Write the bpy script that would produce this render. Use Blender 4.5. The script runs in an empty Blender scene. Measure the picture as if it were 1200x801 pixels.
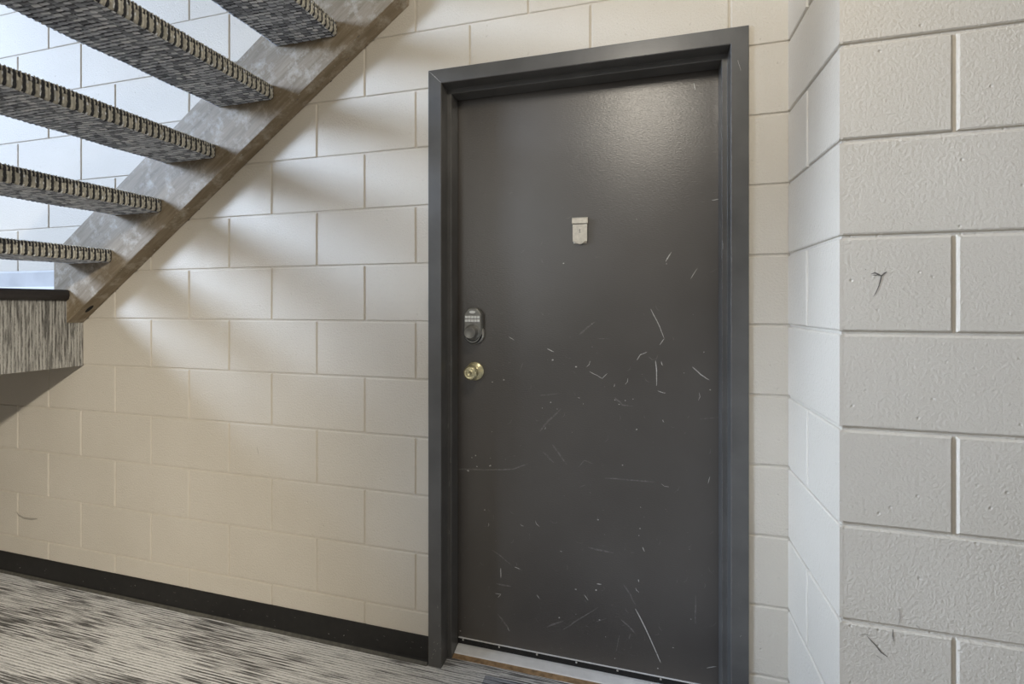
import bpy, bmesh, math, random
from mathutils import Vector, Matrix

random.seed(7)
scene = bpy.context.scene
C = scene.collection

# ------------------------------------------------------------------ camera
F_PX, YAW, CAM_D, HORIZON, EYE = 551.565, -0.26587, 1.5079, 357.5, 1.25
cam_data = bpy.data.cameras.new('camera')
cam_data.sensor_fit = 'HORIZONTAL'
cam_data.sensor_width = 36.0
cam_data.lens = F_PX / 1200.0 * 36.0
cam_data.shift_x = 0.0
cam_data.shift_y = (HORIZON - 400.5) / 1200.0
cam_data.clip_start = 0.02
cam = bpy.data.objects.new('camera', cam_data)
cam.location = (0.0, -CAM_D, EYE)
cam.rotation_euler = (math.pi / 2, 0.0, -YAW)
C.objects.link(cam)
scene.camera = cam

# ------------------------------------------------------------------ colour management, world
scene.view_settings.view_transform = 'Standard'
scene.view_settings.look = 'None'
scene.view_settings.exposure = -0.10
scene.view_settings.gamma = 1.0
scene.view_settings.use_curve_mapping = False

world = bpy.data.worlds.new('world')
scene.world = world
world.use_nodes = True
bg = world.node_tree.nodes['Background']
bg.inputs['Color'].default_value = (1.0, 0.95, 0.87, 1.0)
bg.inputs['Strength'].default_value = 0.27

# ------------------------------------------------------------------ lights
def point_light(name, loc, watt, col, rad):
    d = bpy.data.lights.new(name, 'POINT')
    d.energy = watt; d.color = col; d.shadow_soft_size = rad
    o = bpy.data.objects.new(name, d); o.location = loc
    C.objects.link(o); return o

def spot_light(name, loc, target, watt, col, rad, angle, blend):
    d = bpy.data.lights.new(name, 'SPOT')
    d.energy = watt; d.color = col; d.shadow_soft_size = rad
    d.spot_size = math.radians(angle); d.spot_blend = blend
    o = bpy.data.objects.new(name, d); o.location = loc
    o.rotation_euler = (Vector(target) - Vector(loc)).to_track_quat('-Z', 'Y').to_euler()
    C.objects.link(o); return o

def area_light(name, loc, target, watt, col, sx, sy, spread=180):
    d = bpy.data.lights.new(name, 'AREA')
    d.energy = watt; d.color = col; d.shape = 'RECTANGLE'; d.size = sx; d.size_y = sy
    d.spread = math.radians(spread)
    o = bpy.data.objects.new(name, d); o.location = loc
    v = Vector(target) - Vector(loc)
    o.rotation_euler = v.to_track_quat('-Z', 'Y').to_euler()
    C.objects.link(o); return o

# bulb of the lower hall, above the photographer; cool window light over the entry landing
point_light('hall_lamp', (0.02, -1.08, 2.40), 28.0, (1.0, 0.92, 0.78), 0.13)
spot_light('left_wall_fill', (0.10, -3.6, 2.34), (-2.85, 0.0, -0.20), 520.0, (1.0, 0.94, 0.83), 0.06, 51, 1.0)  # added unseen spot that lifts the lower left wall
area_light('door_glow_fill', (-1.35, -3.4, 2.0), (-0.5, 0.0, 1.4), 10.0, (0.97, 1.0, 0.98), 1.0, 1.5)  # added soft panel, no known window; gives the door its broad glow
area_light('landing_window', (-6.1, -3.2, 3.5), (-1.2, -0.3, 1.4), 500.0, (0.56, 0.72, 1.0), 1.5, 1.2)
area_light('return_wall_fill', (-5.2, -2.4, 2.6), (0.41, -0.2, 1.1), 11.5, (0.70, 0.82, 1.0), 0.8, 1.2, 34)  # added narrow cool beam, aimed to brighten the return wall

# ------------------------------------------------------------------ helpers
def new_obj(name, bm, mats, parent=None, smooth=False):
    me = bpy.data.meshes.new(name)
    bm.normal_update()
    bm.to_mesh(me); bm.free()
    for m in (mats if isinstance(mats, (list, tuple)) else [mats]):
        me.materials.append(m)
    if smooth:
        for p in me.polygons: p.use_smooth = True
    o = bpy.data.objects.new(name, me)
    C.objects.link(o)
    if parent is not None: o.parent = parent
    return o

def empty(name, loc=(0, 0, 0)):
    o = bpy.data.objects.new(name, None)
    o.empty_display_size = 0.1
    o.location = loc
    C.objects.link(o); return o

def tag(o, label, cat, kind=None, group=None):
    o['label'] = label; o['category'] = cat
    if kind: o['kind'] = kind
    if group: o['group'] = group
    return o

def box(bm, x0, x1, y0, y1, z0, z1, mat=0, bevel=0.0, seg=2):
    g = bmesh.ops.create_cube(bm, size=1.0)
    vs = g['verts']
    for v in vs:
        v.co = Vector(((x0 + x1) / 2 + v.co.x * (x1 - x0), (y0 + y1) / 2 + v.co.y * (y1 - y0), (z0 + z1) / 2 + v.co.z * (z1 - z0)))
    fs = set(f for v in vs for f in v.link_faces)
    for f in fs: f.material_index = mat
    if bevel > 0:
        es = list(set(e for f in fs for e in f.edges))
        r = bmesh.ops.bevel(bm, geom=es, offset=bevel, segments=seg, affect='EDGES', profile=0.5)
        for f in r['faces']: f.material_index = mat

def prism(bm, pts, a0, a1, axis='Y', mat=0):
    """closed outline pts (u,v) extruded along an axis.  axis Y: (x,z)  axis X: (y,z)  axis Z: (x,y)"""
    def mk(u, v, a):
        return {'Y': (u, a, v), 'X': (a, u, v), 'Z': (u, v, a)}[axis]
    A = [bm.verts.new(mk(u, v, a0)) for u, v in pts]
    B = [bm.verts.new(mk(u, v, a1)) for u, v in pts]
    n = len(pts); fs = []
    for i in range(n):
        fs.append(bm.faces.new((A[i], A[(i + 1) % n], B[(i + 1) % n], B[i])))
    fs.append(bm.faces.new(A[::-1])); fs.append(bm.faces.new(B))
    for f in fs: f.material_index = mat
    bmesh.ops.recalc_face_normals(bm, faces=fs)
    return fs

def lathe_y(bm, prof, cx, cz, n=40, mat=0):
    """profile (radius, y) spun about the Y axis through (cx, cz)"""
    rings = []
    for r, y in prof:
        if r < 1e-6:
            rings.append([bm.verts.new((cx, y, cz))])
        else:
            rings.append([bm.verts.new((cx + r * math.cos(2 * math.pi * k / n), y, cz + r * math.sin(2 * math.pi * k / n))) for k in range(n)])
    fs = []
    for a, b in zip(rings, rings[1:]):
        for k in range(n):
            k2 = (k + 1) % n
            if len(a) == 1 and len(b) == 1: continue
            if len(a) == 1: fs.append(bm.faces.new((a[0], b[k2], b[k])))
            elif len(b) == 1: fs.append(bm.faces.new((a[k], a[k2], b[0])))
            else: fs.append(bm.faces.new((a[k], a[k2], b[k2], b[k])))
    for f in fs: f.material_index = mat; f.smooth = True
    bmesh.ops.recalc_face_normals(bm, faces=fs)

# ------------------------------------------------------------------ materials
def mat_new(name):
    m = bpy.data.materials.new(name); m.use_nodes = True
    nt = m.node_tree
    b = nt.nodes['Principled BSDF']
    return m, nt, b

def N(nt, t, **kw):
    n = nt.nodes.new(t)
    for k, v in kw.items():
        if k.startswith('i_'): n.inputs[k[2:].replace('_', ' ')].default_value = v
        else: setattr(n, k, v)
    return n

def ramp(nt, fac, stops):
    r = nt.nodes.new('ShaderNodeValToRGB')
    el = r.color_ramp.elements
    while len(el) < len(stops): el.new(0.5)
    for e, (p, c) in zip(el, stops):
        e.position = p; e.color = (*c, 1.0)
    nt.links.new(fac, r.inputs['Fac']); return r

def objco(nt, scale=(1, 1, 1)):
    t = N(nt, 'ShaderNodeTexCoord')
    mp = N(nt, 'ShaderNodeMapping'); mp.inputs['Scale'].default_value = scale
    nt.links.new(t.outputs['Object'], mp.inputs['Vector'])
    return mp.outputs['Vector']

def simple(name, col, rough=0.5, metal=0.0, noise=0.0, nscale=60.0, bump=0.0, bscale=200.0, spec=0.5):
    m, nt, b = mat_new(name)
    b.inputs['Roughness'].default_value = rough
    b.inputs['Metallic'].default_value = metal
    b.inputs['Specular IOR Level'].default_value = spec
    v = objco(nt)
    n = N(nt, 'ShaderNodeTexNoise'); n.inputs['Scale'].default_value = nscale; n.inputs['Detail'].default_value = 5
    nt.links.new(v, n.inputs['Vector'])
    lo = tuple(max(0, c * (1 - noise)) for c in col); hi = tuple(min(1, c * (1 + noise)) for c in col)
    r = ramp(nt, n.outputs['Fac'], [(0.3, lo), (0.7, hi)])
    nt.links.new(r.outputs['Color'], b.inputs['Base Color'])
    if bump > 0:
        n2 = N(nt, 'ShaderNodeTexNoise'); n2.inputs['Scale'].default_value = bscale; n2.inputs['Detail'].default_value = 3
        nt.links.new(v, n2.inputs['Vector'])
        bp = N(nt, 'ShaderNodeBump'); bp.inputs['Strength'].default_value = bump; bp.inputs['Distance'].default_value = 0.001
        nt.links.new(n2.outputs['Fac'], bp.inputs['Height']); nt.links.new(bp.outputs['Normal'], b.inputs['Normal'])
    return m

def wall_paint():
    m, nt, b = mat_new('painted_block')
    v = objco(nt)
    b.inputs['Roughness'].default_value = 0.48
    b.inputs['Specular IOR Level'].default_value = 0.35
    n = N(nt, 'ShaderNodeTexNoise'); n.inputs['Scale'].default_value = 3.0; n.inputs['Detail'].default_value = 6
    nt.links.new(v, n.inputs['Vector'])
    r = ramp(nt, n.outputs['Fac'], [(0.3, (0.575, 0.522, 0.438)), (0.7, (0.61, 0.557, 0.473))])
    nt.links.new(r.outputs['Color'], b.inputs['Base Color'])
    a = N(nt, 'ShaderNodeTexNoise'); a.inputs['Scale'].default_value = 150; a.inputs['Detail'].default_value = 5; a.inputs['Roughness'].default_value = 0.62
    vo = N(nt, 'ShaderNodeTexVoronoi'); vo.inputs['Scale'].default_value = 42
    nt.links.new(v, a.inputs['Vector']); nt.links.new(v, vo.inputs['Vector'])
    # scattered pits where a cell centre is near
    mr = N(nt, 'ShaderNodeMapRange'); mr.inputs['From Min'].default_value = 0.0; mr.inputs['From Max'].default_value = 0.16
    nt.links.new(vo.outputs['Distance'], mr.inputs['Value'])
    sep = N(nt, 'ShaderNodeSeparateColor'); nt.links.new(vo.outputs['Color'], sep.inputs['Color'])
    gt = N(nt, 'ShaderNodeMath', operation='GREATER_THAN'); gt.inputs[1].default_value = 0.25
    nt.links.new(sep.outputs['Red'], gt.inputs[0])
    mx = N(nt, 'ShaderNodeMath', operation='MAXIMUM'); nt.links.new(mr.outputs['Result'], mx.inputs[0]); nt.links.new(gt.outputs[0], mx.inputs[1])
    mu = N(nt, 'ShaderNodeMath', operation='MULTIPLY_ADD'); mu.inputs[1].default_value = 0.8
    nt.links.new(mx.outputs[0], mu.inputs[0]); nt.links.new(a.outputs['Fac'], mu.inputs[2])
    bp = N(nt, 'ShaderNodeBump'); bp.inputs['Strength'].default_value = 0.62; bp.inputs['Distance'].default_value = 0.0042
    nt.links.new(mu.outputs[0], bp.inputs['Height']); nt.links.new(bp.outputs['Normal'], b.inputs['Normal'])
    return m

def door_paint():
    m, nt, b = mat_new('brown_black_door_paint')
    v = objco(nt)
    n = N(nt, 'ShaderNodeTexNoise'); n.inputs['Scale'].default_value = 2.5; n.inputs['Detail'].default_value = 7
    nt.links.new(v, n.inputs['Vector'])
    r = ramp(nt, n.outputs['Fac'], [(0.3, (0.070, 0.061, 0.052)), (0.7, (0.097, 0.086, 0.075))])
    nt.links.new(r.outputs['Color'], b.inputs['Base Color'])
    rr = ramp(nt, n.outputs['Fac'], [(0.25, (0.31,) * 3), (0.75, (0.38,) * 3)])
    nt.links.new(rr.outputs['Color'], b.inputs['Roughness'])
    b.inputs['Specular IOR Level'].default_value = 0.9
    v2 = objco(nt, (110, 110, 330))
    a = N(nt, 'ShaderNodeTexNoise'); a.inputs['Scale'].default_value = 1.0; a.inputs['Detail'].default_value = 3
    nt.links.new(v2, a.inputs['Vector'])
    bp = N(nt, 'ShaderNodeBump'); bp.inputs['Strength'].default_value = 0.6; bp.inputs['Distance'].default_value = 0.0010
    nt.links.new(a.outputs['Fac'], bp.inputs['Height']); nt.links.new(bp.outputs['Normal'], b.inputs['Normal'])
    return m

def carpet_plank(name, along='X'):
    """grey loop carpet with broken dark dashes that run along one axis"""
    m, nt, b = mat_new(name)
    b.inputs['Roughness'].default_value = 0.95
    b.inputs['Specular IOR Level'].default_value = 0.1
    if along == 'X': sa, sf, sb, sp = (6.5, 200, 1), (70, 420, 60), (1.5, 5, 1), (240, 240, 240)
    else:            sa, sf, sb, sp = (1, 190, 14), (60, 420, 110), (1, 80, 6), (260, 260, 260)
    def noise(scale, detail, rough=0.5):
        n = N(nt, 'ShaderNodeTexNoise'); n.inputs['Scale'].default_value = 1.0
        n.inputs['Detail'].default_value = detail; n.inputs['Roughness'].default_value = rough
        nt.links.new(objco(nt, scale), n.inputs['Vector']); return n.outputs['Fac']
    def math2(op, a, c, d=None):
        n = N(nt, 'ShaderNodeMath', operation=op)
        for i, q in enumerate((a, c, d)):
            if q is None: continue
            if isinstance(q, (int, float)): n.inputs[i].default_value = q
            else: nt.links.new(q, n.inputs[i])
        return n.outputs[0]
    streak, fine, broad, speck = noise(sa, 2.0), noise(sf, 2.0), noise(sb, 2.0), noise(sp, 2.0)
    w = N(nt, 'ShaderNodeTexWave', bands_direction='Y'); w.inputs['Scale'].default_value = 32.0 if along == 'X' else 28.0
    w.inputs['Distortion'].default_value = 1.2; w.inputs['Detail'].default_value = 1.0; w.inputs['Detail Scale'].default_value = 2.0
    nt.links.new(objco(nt), w.inputs['Vector'])
    # dash darkness: sharp streaks gathered where the broad noise is high
    dash = math2('MULTIPLY', math2('MULTIPLY_ADD', broad, 0.8, streak), 0.5)
    rp = ramp(nt, dash, [(0.432, (0.0,) * 3), (0.515, (0.95,) * 3)] if along == 'X' else [(0.42, (0,) * 3), (0.54, (0.8,) * 3)])
    light, dark = ((0.80, 0.785, 0.765), (0.115, 0.110, 0.105)) if along == 'X' else ((0.43, 0.415, 0.38), (0.085, 0.080, 0.072))
    mix = N(nt, 'ShaderNodeMix', data_type='RGBA')
    mix.inputs['A'].default_value = (*light, 1); mix.inputs['B'].default_value = (*dark, 1)
    nt.links.new(rp.outputs['Color'], mix.inputs['Factor'])
    # rows of tufts, broken up along their length
    row = math2('MULTIPLY_ADD', w.outputs['Fac'], 0.45, math2('MULTIPLY_ADD', fine, 0.55, math2('MULTIPLY', speck, 0.35)))
    kr = ramp(nt, row, [(0.36, (0.40,) * 3), (0.62, (1.0,) * 3)])
    mm = N(nt, 'ShaderNodeMix', data_type='RGBA', blend_type='MULTIPLY'); mm.inputs['Factor'].default_value = 1.0
    nt.links.new(mix.outputs['Result'], mm.inputs['A']); nt.links.new(kr.outputs['Color'], mm.inputs['B'])
    last = mm.outputs['Result']
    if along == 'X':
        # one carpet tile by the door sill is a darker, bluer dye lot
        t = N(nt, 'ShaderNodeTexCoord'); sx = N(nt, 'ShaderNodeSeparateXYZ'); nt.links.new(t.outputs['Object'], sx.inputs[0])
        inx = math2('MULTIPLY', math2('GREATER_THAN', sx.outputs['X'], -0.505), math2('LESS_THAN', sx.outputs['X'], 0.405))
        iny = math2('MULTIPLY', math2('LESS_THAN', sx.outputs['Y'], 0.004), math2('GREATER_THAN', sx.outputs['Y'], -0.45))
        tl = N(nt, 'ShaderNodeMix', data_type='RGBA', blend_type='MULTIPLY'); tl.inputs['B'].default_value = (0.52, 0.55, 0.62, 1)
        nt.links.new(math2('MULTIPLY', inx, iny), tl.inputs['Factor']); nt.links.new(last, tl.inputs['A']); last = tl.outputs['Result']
    nt.links.new(last, b.inputs['Base Color'])
    bp = N(nt, 'ShaderNodeBump'); bp.inputs['Strength'].default_value = 0.6; bp.inputs['Distance'].default_value = 0.003
    nt.links.new(row, bp.inputs['Height']); nt.links.new(bp.outputs['Normal'], b.inputs['Normal'])
    return m

def tread_carpet():
    m, nt, b = mat_new('charcoal_loop_carpet')
    b.inputs['Roughness'].default_value = 0.9
    b.inputs['Specular IOR Level'].default_value = 0.15
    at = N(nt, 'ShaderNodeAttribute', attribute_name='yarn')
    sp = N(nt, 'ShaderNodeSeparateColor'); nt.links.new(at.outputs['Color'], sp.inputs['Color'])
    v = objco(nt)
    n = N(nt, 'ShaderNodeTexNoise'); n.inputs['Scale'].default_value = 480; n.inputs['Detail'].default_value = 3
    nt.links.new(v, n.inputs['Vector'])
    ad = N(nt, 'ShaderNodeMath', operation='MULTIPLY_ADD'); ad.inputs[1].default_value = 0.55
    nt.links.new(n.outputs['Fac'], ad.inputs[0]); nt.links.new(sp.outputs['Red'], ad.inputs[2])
    # loop gaps painted charcoal as shade; cool bounce, warm lamplight tinted into the yarn
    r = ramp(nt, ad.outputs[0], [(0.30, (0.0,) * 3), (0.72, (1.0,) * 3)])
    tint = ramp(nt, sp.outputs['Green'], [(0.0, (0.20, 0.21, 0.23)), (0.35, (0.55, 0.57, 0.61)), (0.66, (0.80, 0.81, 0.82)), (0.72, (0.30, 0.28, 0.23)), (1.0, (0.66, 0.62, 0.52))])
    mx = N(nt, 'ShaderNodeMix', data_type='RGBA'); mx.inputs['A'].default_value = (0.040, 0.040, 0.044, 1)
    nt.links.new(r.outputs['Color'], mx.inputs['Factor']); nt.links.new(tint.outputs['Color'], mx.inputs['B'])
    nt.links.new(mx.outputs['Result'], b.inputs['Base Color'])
    return m

def stringer_paint():
    m, nt, b = mat_new('worn_brown_stringer_paint')
    b.inputs['Roughness'].default_value = 0.6
    b.inputs['Specular IOR Level'].default_value = 0.3
    # grain runs along the 35.5 degree slope
    t = N(nt, 'ShaderNodeTexCoord')
    mp = N(nt, 'ShaderNodeMapping'); mp.inputs['Rotation'].default_value = (0, math.radians(35.55), 0)
    nt.links.new(t.outputs['Object'], mp.inputs['Vector'])
    mp2 = N(nt, 'ShaderNodeMapping'); mp2.inputs['Scale'].default_value = (6, 40, 60)
    nt.links.new(mp.outputs['Vector'], mp2.inputs['Vector'])
    a = N(nt, 'ShaderNodeTexNoise'); a.inputs['Scale'].default_value = 1.0; a.inputs['Detail'].default_value = 6; a.inputs['Roughness'].default_value = 0.65
    nt.links.new(mp2.outputs['Vector'], a.inputs['Vector'])
    c = N(nt, 'ShaderNodeTexNoise'); c.inputs['Scale'].default_value = 17; c.inputs['Detail'].default_value = 10; c.inputs['Roughness'].default_value = 0.70
    nt.links.new(t.outputs['Object'], c.inputs['Vector'])
    base = ramp(nt, a.outputs['Fac'], [(0.3, (0.165, 0.122, 0.070)), (0.7, (0.290, 0.232, 0.160))])
    wear = ramp(nt, c.outputs['Fac'], [(0.50, (0, 0, 0)), (0.74, (0.75, 0.75, 0.75))])
    mix = N(nt, 'ShaderNodeMix', data_type='RGBA'); mix.inputs['B'].default_value = (0.54, 0.49, 0.41, 1)
    nt.links.new(wear.outputs['Color'], mix.inputs['Factor']); nt.links.new(base.outputs['Color'], mix.inputs['A'])
    nt.links.new(mix.outputs['Result'], b.inputs['Base Color'])
    bp = N(nt, 'ShaderNodeBump'); bp.inputs['Strength'].default_value = 0.3; bp.inputs['Distance'].default_value = 0.001
    nt.links.new(c.outputs['Fac'], bp.inputs['Height']); nt.links.new(bp.outputs['Normal'], b.inputs['Normal'])
    return m

M_WALL = wall_paint()
M_DOOR = door_paint()
M_FRAME = simple('brown_black_frame_paint', (0.094, 0.090, 0.084), 0.36, noise=0.18, nscale=9, bump=0.25, bscale=160)
M_SCR = simple('scratch_primer', (0.55, 0.53, 0.49), 0.6, noise=0.3, nscale=200)
M_FAINT = simple('scuff_and_glint', (0.165, 0.152, 0.14), 0.55, noise=0.3, nscale=160)
M_BASE = simple('black_rubber_base', (0.008, 0.007, 0.006), 0.55, noise=0.4, nscale=40, bump=0.15, bscale=120)
M_BASETOE = simple('dusty_base_toe', (0.085, 0.080, 0.066), 0.6, noise=0.3, nscale=60)
M_UPBASE = simple('pale_upper_base', (0.50, 0.50, 0.50), 0.35, noise=0.12, nscale=8)
M_WHITE = simple('white_trim', (0.75, 0.75, 0.74), 0.4)
M_FLOOR = carpet_plank('grey_plank_carpet', 'X')
M_FASCIA = carpet_plank('grey_fascia_carpet', 'Z')
M_TREAD = tread_carpet()
M_STR = stringer_paint()
M_NOSE = simple('dark_brown_rubber_nosing', (0.020, 0.016, 0.015), 0.45, noise=0.2)
M_DARKHOLE = simple('slot_shadow', (0.01, 0.009, 0.008), 0.9)
M_ALU = simple('brushed_aluminium', (0.86, 0.85, 0.83), 0.40, 0.05, noise=0.06, nscale=30)
M_WOOD = simple('bare_sill_wood', (0.36, 0.23, 0.12), 0.7, noise=0.35, nscale=50)
M_BRASS = simple('worn_brass', (0.74, 0.67, 0.42), 0.30, 0.7, noise=0.25, nscale=120)
M_NICKEL = simple('satin_nickel', (0.62, 0.60, 0.55), 0.30, 0.7, noise=0.1)
M_LOCK = simple('dark_pewter_lock', (0.24, 0.235, 0.215), 0.35, 0.4, noise=0.15, nscale=90)
M_LOCKBLACK = simple('black_lock_plastic', (0.012, 0.012, 0.012), 0.35)
M_KEY = simple('pale_key_caps', (0.88, 0.89, 0.88), 0.45)
M_VIEW = simple('tarnished_nickel_viewer', (0.60, 0.54, 0.44), 0.45, 0.25, noise=0.12, nscale=90)
M_STAIN = simple('grey_brown_scuff', (0.13, 0.115, 0.095), 0.7, noise=0.3, nscale=200)
M_STAIN2 = simple('faint_wall_scuff', (0.36, 0.325, 0.27), 0.6, noise=0.2, nscale=200)
M_CEIL = simple('ceiling_paint', (0.62, 0.60, 0.55), 0.7)
M_UNDER = simple('landing_underside', (0.30, 0.27, 0.22), 0.7, noise=0.1)

# ------------------------------------------------------------------ measures
S = 0.2032                       # block course and half-block module
Z_E = 1.1918                     # one measured bed joint
X_0 = -2.7926                    # one measured head joint
XC, W = 0.4088, 0.3598           # inside corner, depth of the return
OX0, OX1, OZ = -0.7100, 0.3050, 2.0640      # outer frame
XL, LZ, LB = -2.3734, 1.312, 0.984          # landing edge, top and bottom
ZTOP = 4.3

# ------------------------------------------------------------------ block walls
JW, JB, JD = 0.0030, 0.0030, 0.0042       # half flat of joint, bevel, depth

def block_panel(bm, a0, a1, z0, z1, mk, full=(1, 1, 1, 1)):
    """one block face: front rectangle with bevelled sides down to the joint bed. mk(a, depth, z) -> point"""
    l, r, b, t = full
    A0, A1 = a0 + (JW if l else 0), a1 - (JW if r else 0)
    B0, B1 = z0 + (JW if b else 0), z1 - (JW if t else 0)
    j = lambda: random.uniform(-0.0004, 0.0004)
    f0, f1 = A0 + (JB if l else 0) + j() * l, A1 - (JB if r else 0) + j() * r
    g0, g1 = B0 + (JB if b else 0) + j() * b, B1 - (JB if t else 0) + j() * t
    d = random.uniform(-0.0004, 0.0004)
    m0, m1 = A0 + (JB * .3 if l else 0), A1 - (JB * .3 if r else 0)
    n0, n1 = B0 + (JB * .3 if b else 0), B1 - (JB * .3 if t else 0)
    rects = [(A0, A1, B0, B1, JD), (m0, m1, n0, n1, JD * .35), (f0, f1, g0, g1, d)]
    rings = []
    for x0, x1, y0, y1, dd in rects:
        rings.append([bm.verts.new(mk(x, dd, y)) for x, y in ((x0, y0), (x1, y0), (x1, y1), (x0, y1))])
    for p, q in zip(rings, rings[1:]):
        for i in range(4):
            f = bm.faces.new((p[i], p[(i + 1) % 4], q[(i + 1) % 4], q[i])); f.smooth = False
    bm.faces.new(rings[-1])

def mark(bm, pts, w0, w1, mk, mat):
    """a thin tapering scuff laid on a wall: pts (a,z)"""
    n = len(pts)
    L, R = [], []
    for i, (a, z) in enumerate(pts):
        p, q = pts[max(0, i - 1)], pts[min(n - 1, i + 1)]
        dx, dz = q[0] - p[0], q[1] - p[1]; k = math.hypot(dx, dz) or 1
        t = i / (n - 1); w = w0 * (1 - t) + w1 * t
        if i in (0, n - 1): w *= 0.35
        L.append(bm.verts.new(mk(a - dz / k * w, z + dx / k * w))); R.append(bm.verts.new(mk(a + dz / k * w, z - dx / k * w)))
    for i in range(n - 1):
        f = bm.faces.new((L[i], L[i + 1], R[i + 1], R[i])); f.material_index = mat

courses = range(-7, 17)
# back wall: holds the door, runs left behind the stairs and up past the landing
bm = bmesh.new()
mkb = lambda a, d, z: (a, d, z)
for n in courses:
    z0, z1 = Z_E + S * n, Z_E + S * (n + 1)
    z0c, z1c = max(z0, 0.0), min(z1, ZTOP)
    if z1c - z0c < 0.02: continue
    par = 1 if n % 2 == 0 else 0             # course above bed 0 has its joints on the odd modules
    k = -8 + par
    while True:
        a0, a1 = X_0 + S * k, X_0 + S * (k + 2)
        k += 2
        if a0 > XC: break
        r_in = 1
        if a1 > XC: a1 = XC; r_in = 0
        if a1 - a0 < 0.015: continue
        pieces = [(a0, a1, z0c, z1c, (1, r_in, 1 if z0 >= 0 else 0, 1))]
        if a1 > OX0 + .004 and a0 < OX1 - .004 and z0c < OZ - .004:
            pieces = []
            if a0 < OX0 + .004: pieces.append((a0, OX0 + .004, z0c, z1c, (1, 0, 1, 1)))
            if a1 > OX1 - .004: pieces.append((OX1 - .004, a1, z0c, z1c, (0, r_in, 1, 1)))
            if z1c > OZ - .004:
                pieces.append((max(a0, OX0 + .004), min(a1, OX1 - .004), OZ - .004, z1c, (1 if a0 > OX0 else 0, 1 if a1 < OX1 else 0, 0, 1)))
        for p in pieces:
            block_panel(bm, *p[:4], mkb, p[4])
XW0 = -4.35
box(bm, XW0, OX0 + .004, JD, 0.2, 0, ZTOP)
box(bm, OX1 - .004, XC + 0.2, JD, 0.2, 0, ZTOP)
box(bm, OX0 + .004, OX1 - .004, JD, 0.2, OZ - .004, ZTOP)
mk2 = lambda a, z: (a, -0.0009, z)
mark(bm, [(-2.80, .290), (-2.786, .2755), (-2.75, .2665), (-2.70, .268), (-2.66, .2745)], .003, .006, mk2, 1)
mark(bm, [(-1.44, .70), (-1.432, .67)], .002, .002, mk2, 2)
wall = new_obj('wall_back', bm, [M_WALL, M_STAIN2, M_STAIN2])
tag(wall, 'beige painted concrete block wall that holds the dark door and stair', 'wall', 'structure')

# right wall: short return beside the door plus the face towards the viewer
JW, JB, JD = 0.0032, 0.0044, 0.0060       # seen close to, these joints are wide and deep
bm = bmesh.new()
mkr = lambda a, d, z: (XC + d, a, z)          # return: a = y
mkf = lambda a, d, z: (a, -W + d, z)          # face: a = x
XR1 = 2.4
for n in courses:
    z0, z1 = Z_E + S * n, Z_E + S * (n + 1)
    z0c, z1c = max(z0, 0.0), min(z1, ZTOP)
    if z1c - z0c < 0.02: continue
    lo = 1 if z0 >= 0 else 0
    def rblock(y0, y1, full):
        # seen from -x the outline must run the other way round
        block_panel(bm, y0, y1, z0c, z1c, mkr, full)
    if n % 2 == 0:
        start = XC + S * 2
    else:
        start = XC + S
    # courses with the full stretcher on the face show the 8 inch header on the return
    if n % 2 != 0:
        rblock(-W, 0.0, (0, 0, lo, 1))
    else:
        rblock(-W, -W + 0.2015, (0, 1, lo, 1)); rblock(-W + 0.2015, 0.0, (1, 0, lo, 1))
    # face: half blocks sit in the other courses
    half = (n % 2 == 0)
    a = XC
    first = True
    while a < XR1:
        ln = S if (first and half) else 2 * S
        block_panel(bm, a, min(a + ln, XR1), z0c, z1c, mkf, (0 if first else 1, 1, lo, 1))
        a += ln; first = False
box(bm, XC + JD, XR1, -W + JD, 0.2, 0, ZTOP)
mk3 = lambda a, z: (a, -W - 0.0009, z)
mark(bm, [(.466, 1.3155), (.473, 1.318), (.480, 1.3135), (.4845, 1.311)], .0010, .0022, mk3, 1)
mark(bm, [(.4945, 1.3195), (.4895, 1.3165), (.4845, 1.311), (.483, 1.303), (.480, 1.290), (.4745, 1.276), (.470, 1.268)], .0016, .0006, mk3, 1)
mark(bm, [(.468, 1.313), (.474, 1.3125), (.480, 1.3135)], .0008, .0012, mk3, 1)
mark(bm, [(.4555, 1.326), (.457, 1.324)], .0012, .0010, mk3, 1)
mark(bm, [(.458, .558), (.466, .549), (.474, .541), (.484, .528), (.495, .521)], .0006, .0016, mk3, 1)
mark(bm, [(.505, .580), (.5045, .566), (.5065, .555)], .0010, .0012, mk3, 1)
mark(bm, [(.445, .556), (.455, .561), (.466, .558)], .0012, .0008, mk3, 2)
mark(bm, [(.515, .625), (.518, .605), (.514, .59)], .0015, .0008, mk3, 2)
mark(bm, [(.545, .595), (.552, .590)], .002, .0012, mk3, 2)
mark(bm, [(.475, .520), (.487, .512)], .002, .0012, mk3, 2)
wr = new_obj('wall_right', bm, [M_WALL, M_STAIN, M_STAIN2])
bmx = bmesh.new(); bmx.from_mesh(wr.data); bmesh.ops.recalc_face_normals(bmx, faces=bmx.faces); bmx.to_mesh(wr.data); bmx.free()
tag(wr, 'painted block wall corner that juts forward to the right of the door', 'wall', 'structure')

# ------------------------------------------------------------------ floor, ceiling, base
bm = bmesh.new()
box(bm, XW0, XR1, -5.4, 0.0, -0.12, 0.0)
box(bm, OX0 + .02, OX1 - .02, 0.0, 0.2, -0.12, 0.0)
fl = new_obj('floor', bm, M_FLOOR)
tag(fl, 'grey carpet floor with broken dark lines in front of the door', 'floor', 'structure')

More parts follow.
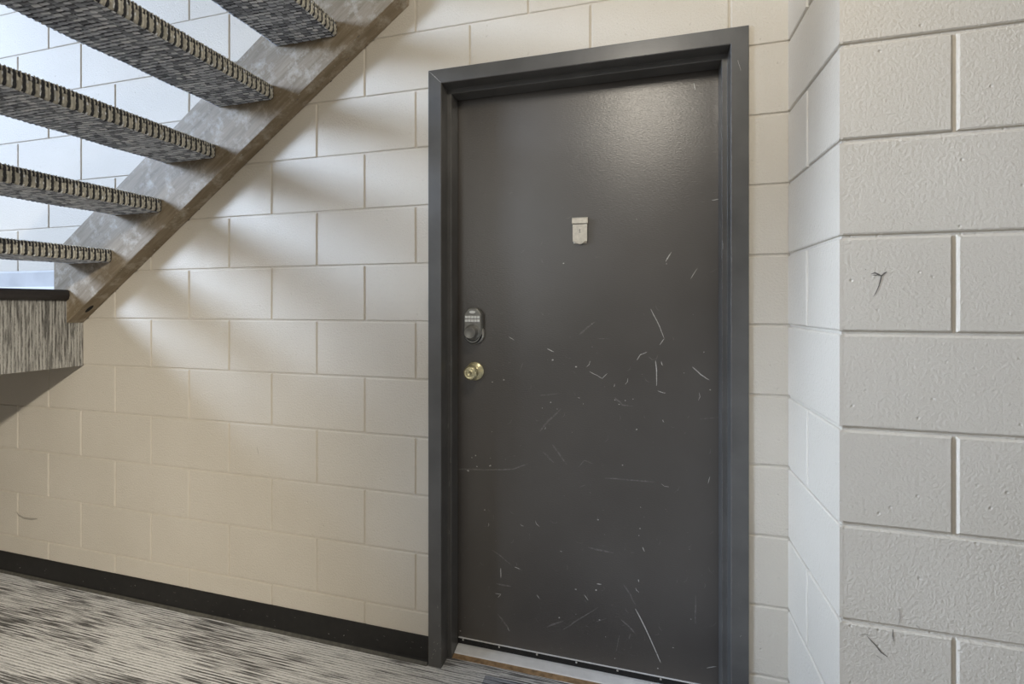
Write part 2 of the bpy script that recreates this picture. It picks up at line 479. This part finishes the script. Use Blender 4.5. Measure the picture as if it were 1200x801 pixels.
def base_run(x0, x1):
    bm = bmesh.new()
    prism(bm, [(0.0, 0.0), (-0.013, 0.0), (-0.012, 0.003), (-0.006, 0.010), (-0.0042, 0.016), (-0.0040, 0.092), (-0.0030, 0.0955), (0.0, 0.0962)], x0, x1, 'X', 0)
    for f in bm.faces:
        if max(v.co.z for v in f.verts) < 0.0101 and f.normal.y < -0.1: f.material_index = 1
    bm.normal_update()
    for f in bm.faces:
        c = f.calc_center_median()
        if c.z < 0.0105 and len(f.verts) == 4: f.material_index = 1
    rnd = random.Random(5)
    mkx = lambda a, z: (a, -0.0046, z)
    for i in range(70):
        a, z = rnd.uniform(x0 + .02, x1 - .02), rnd.uniform(.02, .07) ** 1.0
        L, an = rnd.uniform(.002, .012), rnd.uniform(-.9, .9)
        mark(bm, [(a, z), (a + L * math.cos(an), z + L * math.sin(an) * .5)], .0013, .0018, mkx, 2 if rnd.random() < .3 else 3)
    return new_obj('baseboard_back', bm, [M_BASE, M_BASETOE, M_SCR, M_FAINT])
bb = base_run(XW0, OX0 - 0.0035)
tag(bb, 'black rubber cove base along the bottom of the back wall', 'baseboard', 'structure')

# ------------------------------------------------------------------ door frame
def frame_mesh():
    bm = bmesh.new()
    prof = [(0.0, 0.020), (0.0, -0.0065), (0.0020, -0.0085), (0.0470, -0.0085), (0.0490, -0.0065), (0.0490, 0.0435), (0.0500, 0.0445), (0.0638, 0.0445), (0.0652, 0.0460),
            (0.0652, 0.1040), (0.0640, 0.1055), (0.0490, 0.1055), (0.0490, 0.1650), (0.0, 0.1650)]
    n = len(prof)
    def ring(fn): return [bm.verts.new(fn(u, y)) for u, y in prof]
    r0 = ring(lambda u, y: (OX0 + u, y, 0.0))
    r1 = ring(lambda u, y: (OX0 + u, y, OZ - u))
    r2 = ring(lambda u, y: (OX1 - u, y, OZ - u))
    r3 = ring(lambda u, y: (OX1 - u, y, 0.0))
    for a, b in ((r0, r1), (r1, r2), (r2, r3)):
        for i in range(n):
            bm.faces.new((a[i], a[(i + 1) % n], b[(i + 1) % n], b[i]))
    bm.faces.new(r0); bm.faces.new(r3[::-1])
    bmesh.ops.recalc_face_normals(bm, faces=bm.faces)
    # pale mitre line and chips of the paint
    mkx = lambda a, z: (a, -0.0089, z)
    mark(bm, [(OX0 + .003, OZ - .003), (OX0 + .024, OZ - .0235), (OX0 + .0475, OZ - .0475)], .0006, .0008, mkx, 1)
    mark(bm, [(OX1 - .030, 1.965), (OX1 - .022, 1.935)], .0008, .0008, mkx, 1)
    rnd = random.Random(11)
    for i in range(16):
        a = rnd.choice([OX0 + rnd.uniform(.034, .046), OX1 - rnd.uniform(.005, .045)])
        z = rnd.uniform(.02, .5) if rnd.random() < .7 else rnd.uniform(.5, 2.0)
        mark(bm, [(a, z), (a + rnd.uniform(-.003, .003), z + rnd.uniform(.003, .012))], .0007, .0007, mkx, 1 if rnd.random() < .35 else 2)
    mks = lambda a, z: (a, 0.0441, z)
    # arris wear on the left jamb; glints of light painted on the right
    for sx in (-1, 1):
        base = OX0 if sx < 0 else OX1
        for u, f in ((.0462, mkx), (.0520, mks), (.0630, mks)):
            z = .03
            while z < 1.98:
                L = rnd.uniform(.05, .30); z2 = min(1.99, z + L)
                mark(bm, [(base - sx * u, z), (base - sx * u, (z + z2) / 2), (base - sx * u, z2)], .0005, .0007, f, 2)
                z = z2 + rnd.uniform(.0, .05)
    for i in range(14):
        a = rnd.choice([OX0 + rnd.uniform(.052, .062), OX1 - rnd.uniform(.052, .062)])
        z = rnd.uniform(.03, 1.5)
        mark(bm, [(a, z), (a + rnd.uniform(-.001, .001), z + rnd.uniform(.004, .02))], .0006, .0006, mks, 1 if rnd.random() < .5 else 2)
    for i in range(7):
        z = rnd.uniform(.02, .09)
        a = OX0 + rnd.uniform(.012, .046)
        mark(bm, [(a, z), (a + .004, z + .004)], .0008, .001, mkx, 1)
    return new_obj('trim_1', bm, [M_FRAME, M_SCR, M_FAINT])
fr = frame_mesh()
tag(fr, 'brown black painted steel door frame with stepped stop', 'door frame', 'structure')

# ------------------------------------------------------------------ door
DY = 0.1100
door = None
DXa, DXb, DZ0, DZ1 = OX0 + .0520, OX1 - .0520, 0.012, OZ - .0525
bm = bmesh.new()
box(bm, DXa, DXb, DY, DY + .044, DZ0, DZ1, 0, 0.0012, 2)
SCRATCHES = [[(0.034, 1.238), (0.062, 1.179), (0.076, 1.141)], [(0.076, 1.141), (0.062, 1.12)], [(-0.011, 1.068), (0.001, 1.086), (0.022, 1.096)], [(0.026, 1.081), (0.038, 1.071), (0.052, 1.074), (0.055, 1.086)], [(0.048, 1.069), (0.052, 1.036), (0.052, 0.985)], [(0.056, 0.969), (0.078, 0.962)], [(0.066, 1.066), (0.071, 1.052)], [(0.162, 1.052), (0.187, 1.028), (0.214, 1.011)], [(0.184, 0.884), (0.243, 0.894)], [(-0.34, 0.934), (-0.318, 0.937), (-0.264, 0.945)], [(-0.204, 0.696), (-0.184, 0.72), (-0.154, 0.711)], [(-0.313, 1.098), (-0.289, 1.088)], [(-0.141, 1.137), (-0.098, 1.136)], [(-0.167, 1.024), (-0.141, 1.012), (-0.124, 1.002), (-0.107, 1.021)], [(-0.452, 1.138), (-0.433, 1.126)], [(-0.015, 0.242), (0.021, 0.175), (0.056, 0.099), (0.065, 0.078)], [(-0.078, 0.088), (-0.067, 0.145)], [(-0.147, 0.174), (-0.11, 0.193)], [(-0.503, 0.214), (-0.482, 0.215), (-0.493, 0.201)], [(-0.431, 0.32), (-0.41, 0.315)], [(-0.35, 0.234), (-0.34, 0.221)], [(-0.185, 0.261), (-0.171, 0.244)], [(-0.142, 0.304), (-0.126, 0.306)], [(0.209, 0.68), (0.215, 0.703)], [(0.205, 0.09), (0.234, 0.1)], [(-0.006, 0.341), (-0.004, 0.332)], [(0.008, 0.449), (0.014, 0.436)], [(-0.204, 0.625), (-0.18, 0.637)], [(-0.482, 0.308), (-0.482, 0.273)], [(0.166, 1.966), (0.171, 1.944)], [(0.08, 1.393), (0.098, 1.423)], [(0.217, 1.355), (0.237, 1.368)], [(0.221, 1.585), (0.245, 1.588)], [(0.157, 1.335), (0.178, 1.369)]]
SCUFFS = [[(-0.34, 0.809), (-0.308, 0.849), (-0.264, 0.892)], [(-0.295, 0.765), (-0.272, 0.736), (-0.244, 0.7)], [(-0.328, 0.738), (-0.29, 0.703)], [(-0.412, 1.016), (-0.4, 1.046)], [(-0.202, 1.149), (-0.176, 1.172), (-0.148, 1.194)], [(-0.652, 0.648), (-0.543, 0.655), (-0.438, 0.667), (-0.382, 0.691)], [(-0.082, 0.941), (-0.057, 0.916), (-0.023, 0.914)], [(-0.055, 0.319), (-0.032, 0.285), (-0.015, 0.256)], [(-0.315, 0.128), (-0.257, 0.158)], [(-0.257, 0.129), (-0.19, 0.184), (-0.138, 0.226)], [(-0.514, 0.368), (-0.477, 0.348), (-0.441, 0.324)], [(-0.498, 0.25), (-0.441, 0.249)], [(-0.115, 0.667), (-0.006, 0.668), (0.047, 0.669)], [(-0.171, 0.424), (-0.087, 0.417)], [(-0.06, 0.197), (-0.032, 0.174), (-0.015, 0.159)], [(-0.493, 0.141), (-0.446, 0.09)], [(0.172, 0.224), (0.172, 0.318)], [(-0.037, 0.136), (-0.031, 0.156)]]
CHIPS = [(-0.294, 1.06, 0.0045), (-0.212, 1.039, 0.0037), (-0.141, 1.088, 0.0022), (0.216, 0.98, 0.0022), (-0.103, 1.199, 0.0022), (-0.068, 0.918, 0.0022), (-0.048, 0.932, 0.0022), (-0.023, 0.938, 0.0022), (-0.036, 0.915, 0.0022), (-0.116, 0.975, 0.0022), (-0.521, 0.672, 0.0037), (-0.301, 0.912, 0.003), (-0.308, 1.219, 0.0022), (-0.471, 0.983, 0.003), (-0.514, 0.974, 0.003), (0.197, 1.1, 0.0022), (-0.057, 0.715, 0.0022), (-0.607, 0.646, 0.0045), (-0.578, 0.704, 0.003), (-0.573, 0.664, 0.003), (-0.592, 0.695, 0.0022), (-0.082, 0.932, 0.0022), (0.042, 0.8, 0.0022), (-0.011, 0.838, 0.003), (-0.271, 0.168, 0.0032), (-0.213, 0.275, 0.0032), (-0.144, 0.283, 0.0032), (-0.543, 0.51, 0.0024), (-0.001, 0.51, 0.0024), (-0.164, 0.612, 0.0024), (-0.524, 0.671, 0.0032), (-0.61, 0.09, 0.0024), (-0.637, 0.055, 0.0032), (0.056, 0.058, 0.0032), (0.078, 0.021, 0.0024), (0.012, 0.55, 0.0024), (-0.377, 0.203, 0.0016), (-0.138, 0.523, 0.0032), (0.104, 0.135, 0.0024), (-0.124, 0.285, 0.0024), (-0.133, 0.184, 0.0032), (-0.436, 0.2, 0.0016), (-0.042, 0.135, 0.0016), (0.091, 0.106, 0.0024), (-0.256, 1.395, 0.0031), (-0.258, 1.586, 0.0023), (-0.118, 1.778, 0.0023)]

mkd = lambda a, z: (a, DY - 0.0003, z)
def dense(pl, k=4, jit=0.0):
    out = []
    for (a, b), (c, d) in zip(pl, pl[1:]):
        for i in range(k):
            t = i / k; out.append((a + (c - a) * t + random.uniform(-jit, jit), b + (d - b) * t + random.uniform(-jit, jit)))
    out.append(pl[-1]); return out
for pl in SCRATCHES:
    w = random.uniform(.0009, .0019)
    mark(bm, dense(pl, 3, .0006), w, w * .7, mkd, 1 if random.random() < .62 else 2)
for pl in SCUFFS:
    w = random.uniform(.0018, .0040)
    mark(bm, dense(pl, 3, .001), w, w * .6, mkd, 2)
def chip(x, z, r, mat):
    n = 7; a0 = random.uniform(0, 6)
    vs = [bm.verts.new(mkd(x + math.cos(a0 - i * 2 * math.pi / n) * r * random.uniform(.5, 1.2), z + math.sin(a0 - i * 2 * math.pi / n) * r * random.uniform(.35, .8))) for i in range(n)]
    f = bm.faces.new(vs); f.material_index = mat
for x, z, r in CHIPS: chip(x, z, r * 1.1, 1 if r > .0027 or random.random() < .5 else 2)
rnd = random.Random(3)
for i in range(260):
    x = rnd.uniform(DXa + .03, DXb - .03)
    z = rnd.choice([rnd.uniform(.05, .55), rnd.uniform(.05, 1.25), rnd.uniform(.05, 1.25), rnd.uniform(.05, 1.9)])
    if rnd.random() < .5: chip(x, z, rnd.uniform(.0009, .0022), 2 if rnd.random() < .75 else 1)
    else:
        an, L = rnd.uniform(-1.5, 1.5), rnd.uniform(.004, .028)
        mark(bm, [(x, z), (x + L * .5 * math.cos(an), z + L * .5 * math.sin(an)), (x + L * math.cos(an + .3), z + L * math.sin(an + .3))], .0007, .0010, mkd, 2 if rnd.random() < .85 else 1)
door = new_obj('door_1', bm, [M_DOOR, M_SCR, M_FAINT])
tag(door, 'scratched dark brown flush door with a keypad lock and brass knob', 'door', 'structure')

# sweep along the foot of the door
bm = bmesh.new()
box(bm, OX0 + .067, OX1 - .067, DY - .0045, DY - .0002, 0.013, 0.033, 0, .0006, 1)
sweep = new_obj('door_sweep', bm, M_BASE, door); sweep['label'] = 'black sweep strip along the door foot'
bm = bmesh.new()
box(bm, OX0 + .067, OX1 - .067, DY - .0052, DY - .0002, 0.0330, 0.0344)
new_obj('sweep_edge', bm, M_ALU, sweep)['label'] = 'bright metal top edge'
for i in range(7):
    bm = bmesh.new()
    x = OX0 + .085 + i * .138
    lathe_y(bm, [(0, DY - .0063), (.0022, DY - .0062), (.0036, DY - .0046), (.0036, DY - .0040)], x, 0.0275, 14)
    new_obj('screw', bm, M_NICKEL, sweep)

# keypad deadbolt
KX, KZ = -0.580, 1.1480
bm = bmesh.new()
lathe_y(bm, [(.0375, DY), (.0385, DY - .003), (.0385, DY - .013), (.0365, DY - .0165), (.020, DY - .017), (0, DY - .017)], KX, KZ, 56)
lock = new_obj('keypad_lock', bm, M_NICKEL, door); lock['label'] = 'dark keypad deadbolt above the knob'
out = []
w, top = .0335, 1.2415
for a in range(0, 181, 12):                    # rounded foot
    t = math.radians(180 + a); out.append((KX + math.cos(t) * w, 1.1450 + math.sin(t) * w))
out += [(KX + w, top - .024), (KX + w - .003, top - .0185), (KX + w - .012, top - .006), (KX + .014, top - .001), (KX, top), (KX - .014, top - .001), (KX - w + .012, top - .006), (KX - w + .003, top - .0185), (KX - w, top - .024)]
bm = bmesh.new()
def shrink(pl, k): return [(KX + (x - KX) * (1 - k / w), 1.172 + (z - 1.172) * (1 - k / .065)) for x, z in pl]
rings = []
for pl, y in ((out, DY - .004), (out, DY - .022), (shrink(out, .0015), DY - .0265), (shrink(out, .004), DY - .0285)):
    rings.append([bm.verts.new((x, y, z)) for x, z in pl])
for p, q in zip(rings, rings[1:]):
    for i in range(len(p)): bm.faces.new((p[i], p[(i + 1) % len(p)], q[(i + 1) % len(p)], q[i]))
bm.faces.new(rings[-1])
bmesh.ops.recalc_face_normals(bm, faces=bm.faces)
for f in bm.faces:                              # black lower shell
    if f.calc_center_median().z < 1.142 and len(f.verts) == 4: f.material_index = 1
new_obj('lock_body', bm, [M_LOCK, M_LOCKBLACK], lock)
for r in range(2):
    for c in range(5):
        bm = bmesh.new()
        x = KX - .0228 + c * .0114; z = 1.2075 - r * .0125
        box(bm, x - .0050, x + .0050, DY - .0312, DY - .0278, z - .0048, z + .0048, 0, .0010, 2)
        new_obj('key', bm, M_KEY, lock)
bm = bmesh.new()
prism(bm, [(KX + .0115 * math.cos(t * math.pi / 12), 1.2255 + .0050 * math.sin(t * math.pi / 12)) for t in range(24)], DY - .0310, DY - .0278, 'Y')
new_obj('lock_button', bm, M_KEY, lock)['label'] = 'pale oval button above the keys'
bm = bmesh.new()
lathe_y(bm, [(.0285, DY - .0275), (.0285, DY - .0300), (.0235, DY - .0305), (.0225, DY - .0340), (.0215, DY - .0560), (.0195, DY - .0590), (.0185, DY - .0592), (.0165, DY - .0580), (0, DY - .0578)], KX, 1.1530, 44)
kn = new_obj('thumb_turn', bm, M_LOCK, lock); kn['label'] = 'dark round turn knob'
bm = bmesh.new()
prism(bm, [(KX + .0290 * math.cos(t * math.pi / 20), 1.1515 + .0305 * math.sin(t * math.pi / 20)) for t in range(40)], DY - .0292, DY - .0280, 'Y')
new_obj('turn_recess', bm, M_LOCKBLACK, lock)

# brass knob
BZ = 1.0105
bm = bmesh.new()
lathe_y(bm, [(.0335, DY), (.0338, DY - .0018), (.0310, DY - .0050), (.0265, DY - .0062), (.0250, DY - .0078), (.0215, DY - .0085), (.0185, DY - .0110), (.0130, DY - .0125), (.0115, DY - .0150), (.0115, DY - .024)], KX, BZ, 56)
rose = new_obj('door_knob', bm, M_BRASS, door); rose['label'] = 'worn brass knob on a round rose'
bm = bmesh.new()
lathe_y(bm, [(.0115, DY - .0230), (.0140, DY - .0270), (.0215, DY - .0310), (.0252, DY - .0370), (.0262, DY - .0440), (.0250, DY - .0510), (.0215, DY - .0560), (.0180, DY - .0580), (.0165, DY - .0570), (.0120, DY - .0565), (.0112, DY - .0580), (.0075, DY - .0585), (.0070, DY - .0570), (0, DY - .0572)], KX, BZ, 56)
new_obj('knob', bm, M_BRASS, rose)
bm = bmesh.new()
box(bm, KX - .0008, KX + .0008, DY - .0578, DY - .0560, BZ - .0040, BZ + .0040)
new_obj('keyhole', bm, M_DARKHOLE, rose)

# viewer with a hanging flap
VX, VZ = -0.1982, 1.503
bm = bmesh.new()
box(bm, VX - .0225, VX + .0225, DY - .0040, DY, VZ - .042, VZ + .040, 0, .0010, 2)
view = new_obj('door_viewer', bm, M_VIEW, door); view['label'] = 'small pale metal door viewer with a flap'
bm = bmesh.new()
prism(bm, [(DY - .002, VZ + .0460), (DY - .0080, VZ + .0465), (DY - .0125, VZ + .0420), (DY - .0135, VZ + .0270), (DY - .0115, VZ + .0245), (DY - .002, VZ + .0245)], VX - .0268, VX + .0268, 'X')
new_obj('hood', bm, M_VIEW, view)
ol = [(VX - .0248, VZ + .0225), (VX - .0243, VZ - .0360), (VX - .0205, VZ - .0360), (VX - .0165, VZ - .0352), (VX - .0130, VZ - .0385)]
ol += [(VX + .0120 * math.cos(math.radians(t)), VZ - .0375 - .0070 * math.sin(math.radians(t))) for t in range(165, 14, -15)]
ol += [(VX + .0130, VZ - .0385), (VX + .0165, VZ - .0352), (VX + .0205, VZ - .0360), (VX + .0243, VZ - .0360), (VX + .0248, VZ + .0225)]
bm = bmesh.new()
prism(bm, ol, DY - .0105, DY - .0070, 'Y')
box(bm, VX - .0040, VX + .0040, DY - .0109, DY - .0104, VZ - .0055, VZ - .0042, 1)
box(bm, VX - .0008, VX + .0008, DY - .0109, DY - .0104, VZ - .0045, VZ + .0065, 1)
box(bm, VX - .0028, VX - .0010, DY - .0109, DY - .0104, VZ + .0020, VZ + .0034, 1)
new_obj('flap', bm, [M_VIEW, M_STAIN], view)
bm = bmesh.new()
box(bm, VX - .0245, VX + .0245, DY - .0092, DY - .0060, VZ + .0215, VZ + .0250)
new_obj('hinge_gap', bm, M_DARKHOLE, view)

# sill
bm = bmesh.new()
prism(bm, [(0.0665, 0.0), (0.0665, 0.0040), (0.0690, 0.0062), (0.0760, 0.0078), (0.0960, 0.0118), (0.1540, 0.0120), (0.1540, 0.0)], OX0 + .0665, OX1 - .0665, 'X')
th = new_obj('trim_2', bm, M_ALU)
tag(th, 'silver metal threshold under the dark door', 'threshold', 'structure')
bm = bmesh.new()
prism(bm, [(0.0470, 0.0), (0.0470, 0.0018), (0.0664, 0.0034), (0.0664, 0.0)], OX0 + .0665, OX1 - .0665, 'X')
th2 = new_obj('trim_3', bm, M_WOOD)
tag(th2, 'thin strip of bare brown wood in front of the metal threshold', 'threshold strip', 'structure')

# ------------------------------------------------------------------ landing
bm = bmesh.new()
box(bm, XW0, XL - .004, -3.4, -0.0, LB + .002, LZ - .001)
land = new_obj('landing', bm, M_UNDER)
tag(land, 'raised entry landing at the far left with a striped carpet edge', 'landing', 'structure')
bm = bmesh.new()
box(bm, XL - .004, XL, -3.4, -0.0005, LB, LZ - .006, 0)
new_obj('fascia_carpet', bm, M_FASCIA, land)
bm = bmesh.new()
box(bm, XW0, XL - .004, -3.4, -0.0005, LZ - .006, LZ + .0)
new_obj('landing_carpet', bm, M_FLOOR, land)
bm = bmesh.new()
prism(bm, [(XL - .05, LZ), (XL + .001, LZ), (XL + .001, LZ - .040), (XL + .010, LZ - .041), (XL + .020, LZ - .034), (XL + .0235, LZ - .020), (XL + .0215, LZ - .004), (XL + .014, LZ + .004), (XL - .05, LZ + .0045)], -3.4, -0.066, 'Y')
new_obj('nosing', bm, M_NOSE, land)

bm = bmesh.new()
prism(bm, [(0, LZ), (-.012, LZ), (-.012, LZ + .088), (-.009, LZ + .094), (0, LZ + .097)], XW0, -2.4485, 'X')
ub = new_obj('baseboard_upper', bm, M_UPBASE)
tag(ub, 'pale blue grey baseboard on the block wall above the landing', 'baseboard', 'structure')
bm = bmesh.new()
prism(bm, [(-.0122, LZ), (-.024, LZ), (-.024, LZ + .014), (-.020, LZ + .020), (-.0122, LZ + .023)], XW0, -2.4485, 'X')
new_obj('shoe_moulding', bm, M_WHITE, ub)

# wall that closes the space below the landing on the left
bm = bmesh.new()
box(bm, XW0, XW0 + .1, -3.4, 0, 0, LB + .001)
wl = new_obj('wall_left', bm, M_WALL)
tag(wl, 'painted wall closing the space under the landing', 'wall', 'structure')

# ------------------------------------------------------------------ staircase
stair = empty('staircase', (XL, 0, LZ))
tag(stair, 'open riser staircase with charcoal carpet treads climbing right from the landing', 'staircase')
def attach(o):
    o.parent = stair; o.matrix_parent_inverse = Matrix.Translation(stair.location).inverted(); return o
SL = .7147; th0 = math.atan(SL); WD = .289
def low(x): return 1.1731 + SL * (x - XL)
up_off = WD / math.cos(th0)
XT = -0.786
poly = [(XL, low(XL)), (XT, low(XT)), (XT, 2.66), (XT - .30, low(XT - .30) + up_off), (-2.448, low(-2.448) + up_off), (-2.448, LZ + .002), (XL + .0012, LZ + .002)]
poly = [(XL + .0012, low(XL)), (XT, low(XT)), (XT, low(XT) + up_off), (-2.448, low(-2.448) + up_off), (-2.448, LZ + .002), (XL + .0012, LZ + .002)]
def stringer(y0, y1, slot):
    bm = bmesh.new()
    fs = prism(bm, poly, y0, y1, 'Y')
    es = [e for e in bm.edges]
    bmesh.ops.bevel(bm, geom=es, offset=.0022, segments=2, affect='EDGES', profile=.5)
    if slot:                                    # dark bolt slot and pale chips on the underside
        c = -2.285; dxn, dzn = math.cos(th0), math.sin(th0)
        def under(u, v): return (c + u * dxn, (y0 + y1) / 2 + v, low(c) + u * dzn - .0018)
        n = 16
        vs = [bm.verts.new(under(.026 * math.cos(-2 * math.pi * i / n), .0085 * math.sin(-2 * math.pi * i / n))) for i in range(n)]
        f = bm.faces.new(vs); f.material_index = 1
        rnd = random.Random(21)
        for i in range(46):
            u, v = rnd.uniform(.05, 1.7), rnd.choice([rnd.uniform(-.031, .031), -.0305, .0305])
            r = rnd.uniform(.001, .0045)
            vs = [bm.verts.new(under(u + r * rnd.uniform(.6, 2.0) * math.cos(-2 * math.pi * k / 7), max(-.0315, min(.0315, v + r * rnd.uniform(.4, 1) * math.sin(-2 * math.pi * k / 7))))) for k in range(7)]
            f = bm.faces.new(vs); f.material_index = 2 if rnd.random() < .5 else 3
    return attach(new_obj('stringer', bm, [M_STR, M_DARKHOLE, M_STAIN2, M_STAIN]))
SY = -0.0640
stringer(SY, -0.0012, True)
TW = 0.78
stringer(SY - TW - .063, SY - TW, False)

# one carpet wrapped tread, then copies
TD, TT = 0.2640, 0.0560
def tread_mesh():
    rc = .013
    # perimeter of the rounded section in (x,z); x from nose (-TD) to rear (0), z from 0 (bottom) to TT
    path = []
    def arc(cx, cz, a0, a1, n):
        for i in range(n + 1):
            a = math.radians(a0 + (a1 - a0) * i / n); path.append((cx + rc * math.cos(a), cz + rc * math.sin(a), math.cos(a), math.sin(a)))
    def seg(x0, z0, x1, z1, nx, nz, n):
        for i in range(1, n): path.append((x0 + (x1 - x0) * i / n, z0 + (z1 - z0) * i / n, nx, nz))
    arc(-TD + rc, rc, 180, 270, 6)
    seg(-TD + rc, 0, -rc, 0, 0, -1, 110)
    arc(-rc, rc, 270, 360, 7)
    seg(0, rc, 0, TT - rc, 1, 0, 16)
    arc(-rc, TT - rc, 0, 90, 6)
    seg(-rc, TT, -TD + rc, TT, 0, 1, 40)
    arc(-TD + rc, TT - rc, 90, 180, 6)
    seg(-TD, TT - rc, -TD, rc, -1, 0, 10)
    s = [0.0]
    for p, q in zip(path, path[1:]): s.append(s[-1] + math.hypot(q[0] - p[0], q[1] - p[1]))
    PY, PU, PS = 0.0200, 0.0140, 0.0240
    NY = 860
    rs = [sv for (x, z, nx, nz), sv in zip(path, s) if nx > .35 or (nx > -.2 and nz > .75)]
    s_r0, s_r1 = min(rs), max(rs)
    rnd = random.Random(9)
    hsh = {}
    def rv(k):
        if k not in hsh: hsh[k] = rnd.random()
        return hsh[k]
    verts, cols = [], []
    for j in range(NY + 1):
        y = -TW * j / NY
        for (x, z, nx, nz), sv in zip(path, s):
            row = math.floor(-y / PY); u = -y / PY - row
            rear = nx > .35 or (nx > -.2 and nz > .75)
            ro = rv(('o', row))
            if not rear:
                # long flat dashes lying across the tread, rows staggered at random
                row = math.floor(-y / PU); u = -y / PU - row; ro = rv(('u', row))
                ph = sv / PS + ro + .18 * math.sin(row * 2.1 + sv * 60)
                cell = math.floor(ph); v = ph - cell
                uu = u + .13 * (v - .5) + .10 * (rv((row, cell, 'k')) - .5)
                wd = .26 + .12 * rv((row, cell, 'w'))
                rib = math.sqrt(max(0.0, 1 - ((uu - .5) / wd) ** 2))
                lp = min(1.0, 1.55 * math.sqrt(max(0.0, 1 - ((v - .5) / .46) ** 2)))
                h = rib * lp; lump = .0030
                tone = rv((row, cell)) * .66  # bluish grey end of the tints: cool bounce light in the colour
                # a thin second strand nestles between the rows
                ub = (u + .5) % 1.0 - .5
                st = .45 * math.sqrt(max(0.0, 1 - (ub / .10) ** 2)) * (1 if rv((row, cell, 's')) > .45 else 0)
                if st > h: h, tone = st, .25
            else:
                # the bent edge opens the rows: paired bowed strands, warm lamplight painted tan
                t2 = max(0.0, min(1.0, (sv - s_r0) / (s_r1 - s_r0)))
                bow = .20 + .06 * math.sin(math.pi * t2)
                lean = .10 * math.sin(math.pi * t2) + .08 * (ro - .5)
                best = 0.0; tone = .8
                for k, o in enumerate((-bow, bow)):
                    q = (u - .5 - lean - o) / (.085 + .03 * rv((row, k)))
                    hh = math.sqrt(max(0.0, 1 - q * q)) * (.62 + .38 * math.sin(sv * 420 + row * 1.7 + k * 2))
                    if hh > best: best, tone = hh, .66 + .34 * rv((row, k, int(sv * 110)))
                ends = min(t2, 1 - t2)
                if ends < .12:                   # strands join at the top and the bottom
                    q = (u - .5 - lean) / (bow + .1)
                    best = max(best, .75 * math.sqrt(max(0.0, 1 - q * q)))
                h = best; lump = .0046
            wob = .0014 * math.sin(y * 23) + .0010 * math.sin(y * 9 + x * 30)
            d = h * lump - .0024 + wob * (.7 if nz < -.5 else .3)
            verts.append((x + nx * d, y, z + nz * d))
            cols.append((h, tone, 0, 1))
    M = len(path)
    faces = []
    for j in range(NY):
        for i in range(M):
            i2 = (i + 1) % M
            faces.append((j * M + i, (j + 1) * M + i, (j + 1) * M + i2, j * M + i2))
    faces.append(tuple(range(M))); faces.append(tuple(NY * M + i for i in range(M))[::-1])
    me = bpy.data.meshes.new('tread')
    me.from_pydata(verts, [], faces)
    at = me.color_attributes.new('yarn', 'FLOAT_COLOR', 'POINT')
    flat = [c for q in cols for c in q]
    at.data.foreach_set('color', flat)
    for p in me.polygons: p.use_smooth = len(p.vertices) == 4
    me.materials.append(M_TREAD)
    b2 = bmesh.new(); b2.from_mesh(me); bmesh.ops.recalc_face_normals(b2, faces=b2.faces); b2.to_mesh(me); b2.free()
    return me
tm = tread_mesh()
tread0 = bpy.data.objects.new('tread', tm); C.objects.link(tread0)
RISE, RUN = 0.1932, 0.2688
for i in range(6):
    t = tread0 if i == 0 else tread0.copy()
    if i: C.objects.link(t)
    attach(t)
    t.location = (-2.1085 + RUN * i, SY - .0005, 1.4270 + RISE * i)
